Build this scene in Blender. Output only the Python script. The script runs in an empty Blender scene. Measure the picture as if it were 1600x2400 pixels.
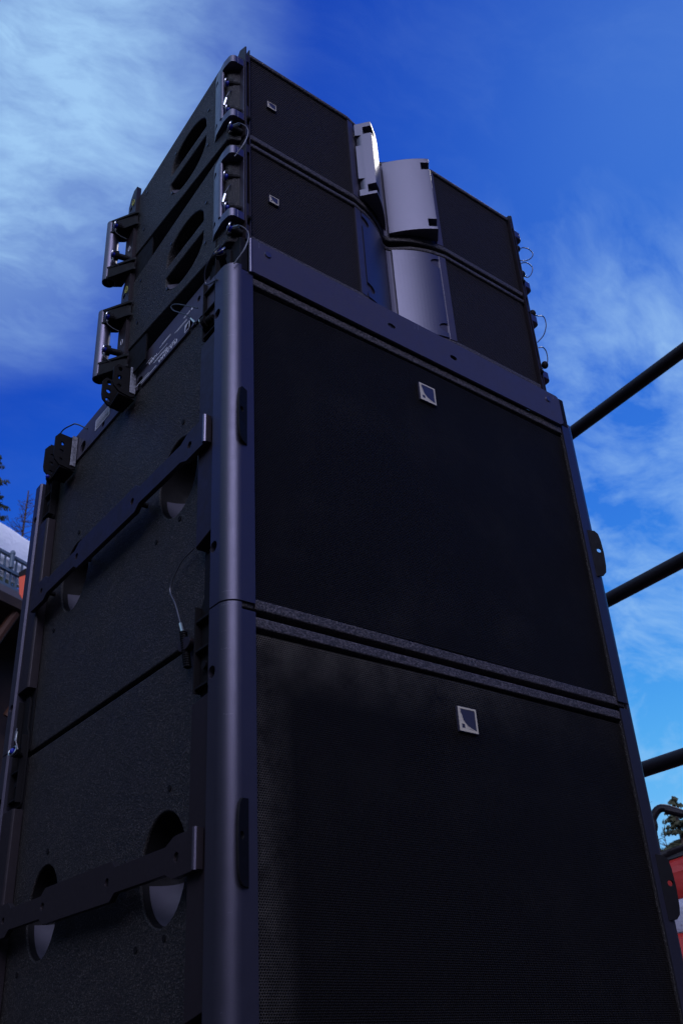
import bpy, bmesh, math, random
from mathutils import Vector, Matrix
random.seed(7)
S = bpy.context.scene
# ------------------------------------------------------------------ camera
cam = bpy.data.cameras.new('camera'); camo = bpy.data.objects.new('camera', cam); S.collection.objects.link(camo)
camo.matrix_world = Matrix(((0.808885, -0.259886, -0.527412, -0.55518),
                            (-0.586774, -0.41391, -0.69597, -0.85304),
                            (-0.037428, 0.872432, -0.4873, -0.47134),
                            (0, 0, 0, 1)))
cam.sensor_fit = 'AUTO'; cam.sensor_width = 36; cam.lens = 32.744
cam.shift_x = 0.0282; cam.shift_y = 0.0314
cam.clip_start = 0.02; cam.clip_end = 3000
cam.dof.use_dof = True; cam.dof.focus_distance = 1.45; cam.dof.aperture_fstop = 16
S.camera = camo
# ------------------------------------------------------------------ sky + sun
SUN_EL, SUN_AZ = math.radians(52), math.radians(70)      # azimuth clockwise from +y : behind the stack, to the right
sund = Vector((math.sin(SUN_AZ)*math.cos(SUN_EL), math.cos(SUN_AZ)*math.cos(SUN_EL), math.sin(SUN_EL)))
W = bpy.data.worlds.new('World'); S.world = W; W.use_nodes = True
nt = W.node_tree; N = nt.nodes; L = nt.links; N.clear()
def nd(tree, t, **k):
    n = tree.nodes.new(t)
    for a, b in k.items():
        if a.startswith('i_'): n.inputs[a[2:]].default_value = b
        else: setattr(n, a, b)
    return n
wo = nd(nt, 'ShaderNodeOutputWorld'); bg = nd(nt, 'ShaderNodeBackground'); bg.inputs['Strength'].default_value = 0.12
sky = nd(nt, 'ShaderNodeTexSky'); sky.sky_type = 'NISHITA'; sky.sun_disc = False
sky.sun_elevation = SUN_EL; sky.sun_rotation = SUN_AZ; sky.altitude = 1800; sky.air_density = 1.0; sky.dust_density = 0.3; sky.ozone_density = 3.0
tc = nd(nt, 'ShaderNodeTexCoord')
def mth(tree, op, a, b=None, c=None, clamp=False):
    n = tree.nodes.new('ShaderNodeMath'); n.operation = op; n.use_clamp = clamp
    for i, v in enumerate((a, b, c)):
        if v is None: continue
        if isinstance(v, (int, float)): n.inputs[i].default_value = v
        else: tree.links.new(v, n.inputs[i])
    return n.outputs[0]
# the camera's saturated rendering of the clear sky: a per-channel curve on the Nishita colour
sp = nd(nt, 'ShaderNodeSeparateColor'); L.new(sky.outputs[0], sp.inputs[0]); cb = nd(nt, 'ShaderNodeCombineColor')
for i_, (raw, want, pw, cap) in enumerate(((.98, .052, 3.1, 1.7), (1.70, .44, 2.7, 4.3), (3.35, 3.9, 1.5, 8.0))):
    c_ = mth(nt, 'MULTIPLY', mth(nt, 'POWER', mth(nt, 'DIVIDE', sp.outputs[i_], raw), pw), want)
    c_ = mth(nt, 'DIVIDE', c_, mth(nt, 'POWER', mth(nt, 'ADD', 1.0, mth(nt, 'POWER', mth(nt, 'DIVIDE', c_, cap), 3.0)), 1/3))
    nt.links.new(c_, cb.inputs[i_])
# stretched high cloud: soft noise over the direction vector, denser towards the left of the view
dist = nd(nt, 'ShaderNodeTexNoise'); dist.inputs['Scale'].default_value = 2.2; dist.inputs['Detail'].default_value = 4
L.new(tc.outputs['Generated'], dist.inputs['Vector'])
vm = nd(nt, 'ShaderNodeVectorMath', operation='MULTIPLY_ADD'); L.new(dist.outputs['Color'], vm.inputs[0]); vm.inputs[1].default_value = (.28, .28, .28); L.new(tc.outputs['Generated'], vm.inputs[2])
mp = nd(nt, 'ShaderNodeMapping'); mp.inputs['Rotation'].default_value = (0.3, 0.5, 0.5); mp.inputs['Scale'].default_value = (1.0, 2.6, 3.4)
L.new(vm.outputs[0], mp.inputs['Vector'])
n1 = nd(nt, 'ShaderNodeTexNoise'); n1.inputs['Scale'].default_value = 3.0; n1.inputs['Detail'].default_value = 10; n1.inputs['Roughness'].default_value = .62
L.new(mp.outputs[0], n1.inputs['Vector'])
def blob(d, lo, hi):
    v = nd(nt, 'ShaderNodeVectorMath', operation='DOT_PRODUCT'); v.inputs[1].default_value = Vector(d).normalized()
    dd = nd(nt, 'ShaderNodeVectorMath', operation='NORMALIZE'); L.new(vm.outputs[0], dd.inputs[0])
    L.new(dd.outputs[0], v.inputs[0])
    r = nd(nt, 'ShaderNodeMapRange', interpolation_type='SMOOTHSTEP'); r.inputs[1].default_value = lo; r.inputs[2].default_value = hi
    L.new(v.outputs['Value'], r.inputs[0]); return r.outputs[0]
CL1 = blob((0.20, 0.72, 0.96), .962, .9995)      # big bank, upper left
CL2 = blob((-.52, -.74, .58), .74, .985)
CL5 = blob((-.98, -.10, .85), .45, .98)           # the bank goes on to the left, outside the frame
CL3 = blob((1.02, 0.74, 0.50), .965, .999)       # veil low on the right
CL4 = blob((1.06, 0.68, 0.84), .976, .999)
base = mth(nt, 'MULTIPLY', mth(nt, 'SUBTRACT', n1.outputs['Fac'], .42, clamp=True), 2.6)
wisp = mth(nt, 'MULTIPLY', mth(nt, 'POWER', base, 1.5), .10)
dens = mth(nt, 'MAXIMUM', mth(nt, 'MAXIMUM', CL1, CL5), mth(nt, 'MULTIPLY', CL2, 1.6))
dens2 = mth(nt, 'MAXIMUM', mth(nt, 'MULTIPLY', CL3, .8), mth(nt, 'MULTIPLY', CL4, .52))
dens = mth(nt, 'MULTIPLY', mth(nt, 'POWER', dens, .9), mth(nt, 'ADD', .60, mth(nt, 'MULTIPLY', base, 1.15)))
dens2 = mth(nt, 'MULTIPLY', dens2, mth(nt, 'ADD', .0, mth(nt, 'MULTIPLY', base, 1.9)))
cm = mth(nt, 'ADD', mth(nt, 'MAXIMUM', dens, dens2), wisp, clamp=True)
cm = mth(nt, 'MULTIPLY', cm, .93)
mix = nd(nt, 'ShaderNodeMix', data_type='RGBA'); L.new(cm, mix.inputs[0]); L.new(cb.outputs[0], mix.inputs[6]); 
gl = nd(nt, 'ShaderNodeMix', data_type='RGBA'); L.new(CL2, gl.inputs[0]); gl.inputs[6].default_value = (3.1, 5.2, 7.8, 1); gl.inputs[7].default_value = (42, 44, 66, 1)   # extra-bright sky added out of view to light fins and posts
L.new(gl.outputs[2], mix.inputs[7])
L.new(mix.outputs[2], bg.inputs[0]); L.new(bg.outputs[0], wo.inputs[0])
sl = bpy.data.lights.new('sun', 'SUN'); sl.energy = .7; sl.angle = math.radians(12); sl.color = (1, .95, .88)
so = bpy.data.objects.new('sun', sl); S.collection.objects.link(so); so.rotation_euler = (-sund).to_track_quat('-Z', 'Y').to_euler()
S.view_settings.view_transform = 'Standard'; S.view_settings.look = 'None'; S.view_settings.gamma = 1; S.view_settings.exposure = 0.0
S.view_settings.use_curve_mapping = False

# ------------------------------------------------------------------ materials
def mat(name, col, rough=.5, metal=0, spec=.5, coat=0):
    m = bpy.data.materials.new(name); m.use_nodes = True
    b = m.node_tree.nodes['Principled BSDF']
    b.inputs['Base Color'].default_value = (*col, 1); b.inputs['Roughness'].default_value = rough; b.inputs['Metallic'].default_value = metal
    b.inputs['Specular IOR Level'].default_value = spec; b.inputs['Coat Weight'].default_value = coat
    return m
def bsdf(m): return m.node_tree.nodes['Principled BSDF']
def noise(m, scale, detail=4, rough=.6, vec=None, dim=None):
    t = m.node_tree
    if vec is None:
        c = t.nodes.new('ShaderNodeTexCoord'); vec = c.outputs['Object']
    n = t.nodes.new('ShaderNodeTexNoise'); n.inputs['Scale'].default_value = scale; n.inputs['Detail'].default_value = detail; n.inputs['Roughness'].default_value = rough
    t.links.new(vec, n.inputs['Vector']); return n.outputs['Fac']
def ramp(m, f, stops):
    t = m.node_tree; r = t.nodes.new('ShaderNodeValToRGB'); e = r.color_ramp.elements
    while len(e) < len(stops): e.new(.5)
    for i, (p, c) in enumerate(stops):
        e[i].position = p; e[i].color = (*c, 1) if isinstance(c, tuple) else (c, c, c, 1)
    t.links.new(f, r.inputs[0]); return r.outputs[0]
def bump(m, f, strength, dist):
    t = m.node_tree; b = t.nodes.new('ShaderNodeBump'); b.inputs['Strength'].default_value = strength; b.inputs['Distance'].default_value = dist
    t.links.new(f, b.inputs['Height']); t.links.new(b.outputs[0], bsdf(m).inputs['Normal']); return b
def lk(m, a, name): m.node_tree.links.new(a, bsdf(m).inputs[name])

def textured_paint(name, col, speck):
    m = mat(name, col, .55, spec=.5)
    f = noise(m, 470, 2, .8); g = noise(m, 9, 3)
    bump(m, f, .9, .0022)
    lk(m, ramp(m, f, [(.42, tuple(c*.22 for c in col)), (.52, col), (.59, tuple(c*2.0 for c in col)), (.66, speck)]), 'Base Color')
    lk(m, ramp(m, g, [(.3, .50), (.7, .64)]), 'Roughness')
    return m
M_cab = textured_paint('textured_black_paint', (.0122, .0074, .0058), (.105, .092, .082))
M_cab_lit = textured_paint('textured_black_paint_lit', (.060, .047, .047), (.15, .135, .13))  # cabinet paint again, lightened to paint in the light on the front edges
def metal_paint(name, col, r0=.34, r1=.5, spec=.5, metal=0, sc=55):
    m = mat(name, col, .4, metal, spec=spec)
    f = noise(m, sc, 6, .7); g = noise(m, 700, 2)
    lk(m, ramp(m, f, [(.35, r0), (.66, r1)]), 'Roughness')
    bump(m, g, .12, .0006)
    # fine rubs and dust, worn into the paint
    s = noise(m, 60, 8, .85)
    lk(m, ramp(m, s, [(.62, col), (.78, tuple(min(1, c*1.8+.006) for c in col))]), 'Base Color')
    return m
M_metal = metal_paint('satin_black_metal', (.030, .022, .025), .40, .52, .4, .4)
M_post = metal_paint('satin_corner_post', (.082, .074, .098), .37, .43, .5, .75)
M_plate = metal_paint('frame_plate_paint', (.085, .072, .095), .42, .52, .5, .4)
M_brk = metal_paint('bracket_casting', (.130, .115, .150), .28, .38, .5, .75)
M_dark = metal_paint('dull_black_steel', (.0055, .0042, .0048), .6, .75, .2)
M_fin = metal_paint('grey_fin_plastic', (.120, .112, .138), .40, .42, .5, .8)
M_horn = metal_paint('horn_plastic', (.085, .075, .10), .40, .5, .5, .5)
M_worn = mat('worn_bare_edge', (.30, .29, .31), .5, .3)
f = noise(M_worn, 160, 5, .8); lk(M_worn, ramp(M_worn, f, [(.35, (.10, .10, .11)), (.6, (.36, .35, .38))]), 'Base Color')
M_scuff = mat('rubbed_paint', (.17, .16, .19), .5, .5)
M_steel = mat('bright_steel', (.62, .60, .56), .28, 1)
M_cable = mat('black_coated_cable', (.035, .035, .04), .35, .3)
M_wire = mat('steel_wire_rope', (.16, .155, .17), .45, .8)
M_blue = mat('blue_pin_button', (.012, .02, .30), .3)
M_yellow = mat('yellow_ring_paint', (.50, .52, .10), .5)
M_white = mat('white_print', (.75, .75, .80), .6)
M_stick = mat('white_sticker', (.62, .60, .64), .55)
M_ink = mat('sticker_ink', (.06, .06, .08), .6)
M_cream = mat('cream_badge_print', (.60, .52, .38), .45)
M_navy = mat('badge_field', (.040, .038, .060), .35)

def grille_mat(name, pitch, col, back, dust, dustsc, edge=False):
    m = mat(name, col, .6, 0, spec=.14); t = m.node_tree
    c = t.nodes.new('ShaderNodeTexCoord'); s = t.nodes.new('ShaderNodeSeparateXYZ'); t.links.new(c.outputs['Object'], s.inputs[0])
    k = 2*math.pi/pitch*1.1547
    def wv(ax, az):
        return mth(t, 'COSINE', mth(t, 'ADD', mth(t, 'MULTIPLY', s.outputs[0], k*ax), mth(t, 'MULTIPLY', s.outputs[2], k*az)))
    f = mth(t, 'ADD', mth(t, 'ADD', wv(0, 1), wv(.866, .5)), wv(.866, -.5))
    r = ramp(m, mth(t, 'MULTIPLY_ADD', f, .2222, .3333), [(.34, col), (.52, back)])
    d = noise(m, dustsc, 6, .65)
    mx = nd(t, 'ShaderNodeMix', data_type='RGBA'); mx.inputs[6].default_value = (*col, 1)
    dv = ramp(m, d, [(.50, 0.0), (.78, .28)])
    if edge:       # dust caught under the top edge and along the left edge
        ev = mth(t, 'MAXIMUM', mth(t, 'MULTIPLY', mth(t, 'SUBTRACT', s.outputs[2], .452), 15, clamp=True), mth(t, 'MULTIPLY', mth(t, 'SUBTRACT', .055, s.outputs[0]), 16, clamp=True))
        ev = mth(t, 'MULTIPLY', ev, mth(t, 'MULTIPLY_ADD', mth(t, 'SUBTRACT', .60, s.outputs[0], clamp=True), 1.4, .1))
        ev = mth(t, 'MULTIPLY', ev, mth(t, 'MULTIPLY', mth(t, 'SUBTRACT', noise(m, 16, 5, .7), .30, clamp=True), 4.0))
        dv = mth(t, 'ADD', mth(t, 'MULTIPLY', dv, .3), ev, clamp=True)
    t.links.new(dv, mx.inputs[0]); mx.inputs[7].default_value = (*dust, 1)
    m2 = nd(t, 'ShaderNodeMix', data_type='RGBA')
    t.links.new(ramp(m, mth(t, 'MULTIPLY_ADD', f, .2222, .3333), [(.36, 0.0), (.5, 1.0)]), m2.inputs[0])
    t.links.new(mx.outputs[2], m2.inputs[6]); m2.inputs[7].default_value = (*back, 1)
    t.links.new(m2.outputs[2], bsdf(m).inputs['Base Color'])
    b = bump(m, f, .8, -.0007)
    return m
M_gsub = grille_mat('sub_grille_mesh', .0031, (.0085, .0056, .0036), (.0012, .0010, .0009), (.055, .048, .040), 7)
M_gsub2 = grille_mat('dusty_grille_mesh', .0031, (.0085, .0056, .0036), (.0012, .0010, .0009), (.105, .090, .070), 7, True)
M_gtop = grille_mat('top_grille_mesh', .0034, (.033, .025, .024), (.0012, .0012, .0014), (.045, .042, .044), 5)

# ------------------------------------------------------------------ mesh helpers
COL = S.collection
class MB:
    def __init__(s): s.v = []; s.f = []; s.sm = []
    def add(s, v, f, smooth=False):
        o = len(s.v); s.v += [tuple(p) for p in v]; s.f += [tuple(i+o for i in q) for q in f]; s.sm += [smooth]*len(f); return s
    def box(s, x0, x1, y0, y1, z0, z1):
        v = [(x, y, z) for x in (x0, x1) for y in (y0, y1) for z in (z0, z1)]
        return s.add(v, [(0, 1, 3, 2), (4, 6, 7, 5), (0, 4, 5, 1), (2, 3, 7, 6), (0, 2, 6, 4), (1, 5, 7, 3)])
    def prism(s, plan, z0, z1, sm=False):          # plan: (x,y) list; z0/z1 numbers or functions of (x,y)
        n = len(plan); a = lambda z, p: z(*p) if callable(z) else z
        v = [(x, y, a(z0, (x, y))) for x, y in plan] + [(x, y, a(z1, (x, y))) for x, y in plan]
        s.add(v, [tuple(range(n))[::-1], tuple(range(n, 2*n))])
        return s.add(v, [(i, (i+1) % n, n+(i+1) % n, n+i) for i in range(n)], sm)
    def prismx(s, prof, x0, x1, sm=False):         # prof: (y,z)
        n = len(prof); v = [(x0, y, z) for y, z in prof] + [(x1, y, z) for y, z in prof]
        s.add(v, [tuple(range(n)), tuple(range(n, 2*n))[::-1]])
        return s.add(v, [(i, n+i, n+(i+1) % n, (i+1) % n) for i in range(n)], sm)
    def prismy(s, prof, y0, y1, sm=False):         # prof: (x,z)
        n = len(prof); v = [(x, y0, z) for x, z in prof] + [(x, y1, z) for x, z in prof]
        s.add(v, [tuple(range(n))[::-1], tuple(range(n, 2*n))])
        return s.add(v, [(i, (i+1) % n, n+(i+1) % n, n+i) for i in range(n)], sm)
    def cyl(s, p, q, r, n=16, r2=None, cap=True):
        p = Vector(p); q = Vector(q); d = (q-p).normalized(); u = d.orthogonal().normalized(); w = d.cross(u); r2 = r if r2 is None else r2
        v = [p+r*(math.cos(2*math.pi*i/n)*u+math.sin(2*math.pi*i/n)*w) for i in range(n)] + [q+r2*(math.cos(2*math.pi*i/n)*u+math.sin(2*math.pi*i/n)*w) for i in range(n)]
        s.add(v, [(i, (i+1) % n, n+(i+1) % n, n+i) for i in range(n)], True)
        if cap: s.add(v, [tuple(range(n))[::-1], tuple(range(n, 2*n))])
        return s
    def tube(s, pts, r, n=8, closed=False, res=6, rs=None):
        P = [Vector(p) for p in pts]
        if len(P) > 2:
            Q = []; m = len(P)
            for i in range(m if closed else m-1):
                a = P[(i-1) % m] if (closed or i > 0) else P[0]*2-P[1]; b = P[i]; c = P[(i+1) % m]
                d = P[(i+2) % m] if (closed or i < m-2) else P[-1]*2-P[-2]
                for k in range(res):
                    t = k/res; Q.append(.5*((2*b)+(c-a)*t+(2*a-5*b+4*c-d)*t*t+(3*b-a-3*c+d)*t**3))
            if not closed: Q.append(P[-1])
            P = Q
        m = len(P); u = None; v = []
        for i in range(m):
            t = (P[(i+1) % m]-P[i-1]) if closed else (P[min(i+1, m-1)]-P[max(i-1, 0)])
            t.normalize()
            if u is None: u = t.orthogonal().normalized()
            u = (u-t*u.dot(t)).normalized(); w = t.cross(u)
            rr = r if rs is None else r*(rs[0]+(rs[1]-rs[0])*i/(m-1))
            v += [P[i]+rr*(math.cos(2*math.pi*k/n)*u+math.sin(2*math.pi*k/n)*w) for k in range(n)]
        f = [(i*n+k, i*n+(k+1) % n, ((i+1) % m)*n+(k+1) % n, ((i+1) % m)*n+k) for i in range(m if closed else m-1) for k in range(n)]
        s.add(v, f, True)
        if not closed: s.add(v[:n], [tuple(range(n))[::-1]]); s.add(v[-n:], [tuple(range(n))])
        return s
    def sphere(s, c, r, n=12, m=8, sc=(1, 1, 1)):
        v = [(c[0], c[1], c[2]+r*sc[2])]
        for j in range(1, m):
            for i in range(n):
                a = math.pi*j/m; b = 2*math.pi*i/n
                v.append((c[0]+r*sc[0]*math.sin(a)*math.cos(b), c[1]+r*sc[1]*math.sin(a)*math.sin(b), c[2]+r*sc[2]*math.cos(a)))
        v.append((c[0], c[1], c[2]-r*sc[2])); L_ = len(v)-1
        f = [(0, 1+i, 1+(i+1) % n) for i in range(n)]
        for j in range(m-2):
            f += [(1+j*n+i, 1+(j+1)*n+i, 1+(j+1)*n+(i+1) % n, 1+j*n+(i+1) % n) for i in range(n)]
        f += [(L_, 1+(m-2)*n+(i+1) % n, 1+(m-2)*n+i) for i in range(n)]
        return s.add(v, f, True)
    def mesh(s, name):
        me = bpy.data.meshes.new(name); me.from_pydata(s.v, [], s.f); me.polygons.foreach_set('use_smooth', s.sm)
        b = bmesh.new(); b.from_mesh(me); bmesh.ops.remove_doubles(b, verts=b.verts, dist=1e-6); bmesh.ops.recalc_face_normals(b, faces=b.faces); b.to_mesh(me); b.free()
        me.update(); return me
    def build(s, name, m, parent=None, bevel=0, seg=2, cutters=(), ang=35, loc=None):
        me = s.mesh(name); me.materials.append(m)
        o = bpy.data.objects.new(name, me); COL.objects.link(o)
        if cutters:
            tmp = []
            for c in cutters:
                cm_ = c.mesh('cut'); co = bpy.data.objects.new('cut', cm_); COL.objects.link(co); tmp.append(co)
                md = o.modifiers.new('b', 'BOOLEAN'); md.operation = 'DIFFERENCE'; md.solver = 'EXACT'; md.object = co
            dg = bpy.context.evaluated_depsgraph_get(); dg.update()
            me2 = bpy.data.meshes.new_from_object(o.evaluated_get(dg)); o.modifiers.clear(); o.data = me2; me2.name = name
            for co in tmp: bpy.data.objects.remove(co)
        if bevel:
            md = o.modifiers.new('bevel', 'BEVEL'); md.width = bevel; md.segments = seg; md.limit_method = 'ANGLE'; md.angle_limit = math.radians(ang); md.harden_normals = False
            dg = bpy.context.evaluated_depsgraph_get(); dg.update()
            me2 = bpy.data.meshes.new_from_object(o.evaluated_get(dg)); o.modifiers.clear(); o.data = me2; me2.name = name
        if any(s.sm) or bevel:
            o.data.polygons.foreach_set('use_smooth', [True]*len(o.data.polygons)); o.data.set_sharp_from_angle(angle=math.radians(35 if bevel else 24))
            if bevel:
                md = o.modifiers.new('wn', 'WEIGHTED_NORMAL'); md.keep_sharp = True; md.weight = 90
        if loc is not None: o.location = loc
        if parent is not None: o.parent = parent
        return o
def thing(name, label, cat, loc=(0, 0, 0), group=None):
    o = bpy.data.objects.new(name, None); COL.objects.link(o); o.empty_display_size = .05
    o.location = loc; o['label'] = label; o['category'] = cat
    if group: o['group'] = group
    return o
def tag(o, label, cat, group=None):
    o['label'] = label; o['category'] = cat
    if group: o['group'] = group
    return o
def kids(o): return [c for c in bpy.data.objects if c.parent == o]
def copy_tree(o, parent=None):
    c = o.copy(); COL.objects.link(c); c.parent = parent
    for k in kids(o): copy_tree(k, c)
    return c
def arc(cx, cy, r, a0, a1, n=8): return [(cx+r*math.cos(math.radians(a0+(a1-a0)*i/n)), cy+r*math.sin(math.radians(a0+(a1-a0)*i/n))) for i in range(n+1)]
def ell(cy, cz, ry, rz, n=28, a0=0): return [(cy+ry*math.cos(2*math.pi*i/n+a0), cz+rz*math.sin(2*math.pi*i/n+a0)) for i in range(n)]
def rrect(x0, x1, z0, z1, r, n=4):
    return arc(x1-r, z1-r, r, 0, 90, n)+arc(x0+r, z1-r, r, 90, 180, n)+arc(x0+r, z0+r, r, 180, 270, n)+arc(x1-r, z0+r, r, 270, 360, n)

# badge : dark plate with cream frame, curved cream corner and a small dark square
def badge(parent, x, z, w, h, y):
    b = MB().prismy(rrect(x-w/2-.0007, x+w/2+.0007, z-h/2-.0007, z+h/2+.0007, .0008, 2), y, y+.004).build('badge', M_navy, parent)
    P = lambda u, v: (x-w/2+u*w, z-h/2+v*h)
    e = MB(); t = .075
    y0, y1 = y-.0004, y+.001
    e.prismy([P(0, 1-t), P(1, 1-t), P(1, 1), P(0, 1)], y0, y1)
    e.prismy([P(1-t, 0), P(1, 0), P(1, 1-t), P(1-t, 1-t)], y0, y1)
    e.prismy([P(0, 0), P(1-t, 0), P(1-t, t), P(0, t)], y0, y1)
    e.prismy([P(0, t), P(t, t), P(t, 1-t), P(0, 1-t)], y0, y1)
    cur = [P(.98-.905*math.cos(math.radians(a)), .98-.905*math.sin(math.radians(a))) for a in range(2, 89, 6)]
    c0 = P(t, t); q = P(.31, .31); 
    # cream corner field around the little square
    s0, s1 = .13, .30
    pts = cur
    for i in range(len(pts)-1):
        a, b2 = pts[i], pts[i+1]
        um, vm_ = (a[0]-(x-w/2))/w, (a[1]-(z-h/2))/h
        e.prismy([P(s1, s1), a, b2], y0, y1) 
    e.prismy([P(t, t), P(s0, t), P(s0, .93), P(t, .93)], y0, y1)
    e.prismy([P(s0, t), P(.93, t), P(.93, t+.004), P(s1, s0), P(s0, s0)], y0, y1)
    e.prismy([P(s0, s1), P(s1, s1), P(.14, .60), P(s0, .70)], y0, y1)
    e.prismy([P(s1, s0), P(.70, .12), P(.60, .14), P(s1, s1)], y0, y1)
    e.build('emblem', M_cream, b)
    return b

# locking pin : barrel, blue button, ring handle and a wire lanyard
def pin(parent, p, d, ln=.028, r=.0055, lan=None, wire=M_wire, ferrule=None):
    p = Vector(p); d = Vector(d).normalized(); q = p+d*ln
    o = MB().cyl(p, q, r, 14).cyl(q-d*.004, q+d*.003, r*1.6, 14).cyl(p-d*.004, p+d*.003, r*.75, 12).build('locking_pin', M_dark, parent)
    MB().sphere(q+d*.006, .0052, 10, 7).build('button', M_blue, o)
    u = d.orthogonal().normalized(); w = d.cross(u); c = q+d*.007
    ring = [c+.009*(math.cos(a)*w+math.sin(a)*(d*.35+u*.93)) for a in [2*math.pi*i/10 for i in range(10)]]
    MB().tube(ring, .0012, 6, True, 2).build('pull_ring', M_steel, o)
    if lan:
        MB().tube(lan, .0011, 6, False, 8).build('lanyard', wire, o)
        if ferrule: MB().cyl(ferrule[0], ferrule[1], .0024, 8).build('ferrule', M_steel, o)
    return o

# ================================================================== SETTING
M_ground = mat('dark_wet_asphalt', (.035, .035, .042), .8)
f = noise(M_ground, 6, 8, .7); lk(M_ground, ramp(M_ground, f, [(.35, (.016, .016, .02)), (.7, (.032, .032, .038))]), 'Base Color')
M_hill = mat('added_forest_hill', (.02, .03, .018), .95)
f = noise(M_hill, .06, 8, .8); lk(M_hill, ramp(M_hill, f, [(.4, (.008, .012, .014)), (.7, (.022, .028, .030))]), 'Base Color')
GZ = -1.75
g = MB().add([(-900, -900, GZ), (900, -900, GZ), (900, 900, GZ), (-900, 900, GZ)], [(0, 1, 2, 3)]).build('ground', M_ground); g['kind'] = 'structure'
hb = MB(); n = 96; v = []
for i in range(n):
    a = 2*math.pi*i/n
    for r_, h in ((70, 0), (95, .5), (125, 1.0), (220, 1.15), (520, .9)):
        dd_ = (math.degrees(a)-50+180) % 360-180; back = min(1, max(0, (abs(dd_)-22)/30))**.8     # open only behind the stack and to its right
        left_ = max(0, math.cos(math.radians(((math.degrees(a)-285+180) % 360-180)*.9)))**2
        H = (13+(58 if dd_ < 0 else 40)*back+3*math.sin(5*a+r_*.01)+2*math.sin(11*a+r_*.03))*h
        v.append((math.sin(a)*r_, math.cos(a)*r_, GZ-.5+H))
hb.add(v, [(i*5+k, ((i+1) % n)*5+k, ((i+1) % n)*5+k+1, i*5+k+1) for i in range(n) for k in range(4)], True)
hl = hb.build('added_hills', M_hill); hl['kind'] = 'structure'  # ring added and raised out of view to darken low reflections

# stage deck under the stack
dk = thing('stage_deck', 'black plywood stage deck on steel legs carrying the speaker stack', 'stage deck', (.33, .4, GZ))
MB().box(-.55, 1.1, -.47, 1.3, 1.10, GZ*-1-.5465).build('deck_top', M_dark, dk, .004)
for sx in (-.5, 1.05):
    for sy in (-.42, 1.25):
        MB().cyl((sx, sy, 0), (sx, sy, 1.10), .024).build('leg', M_dark, dk)

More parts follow.
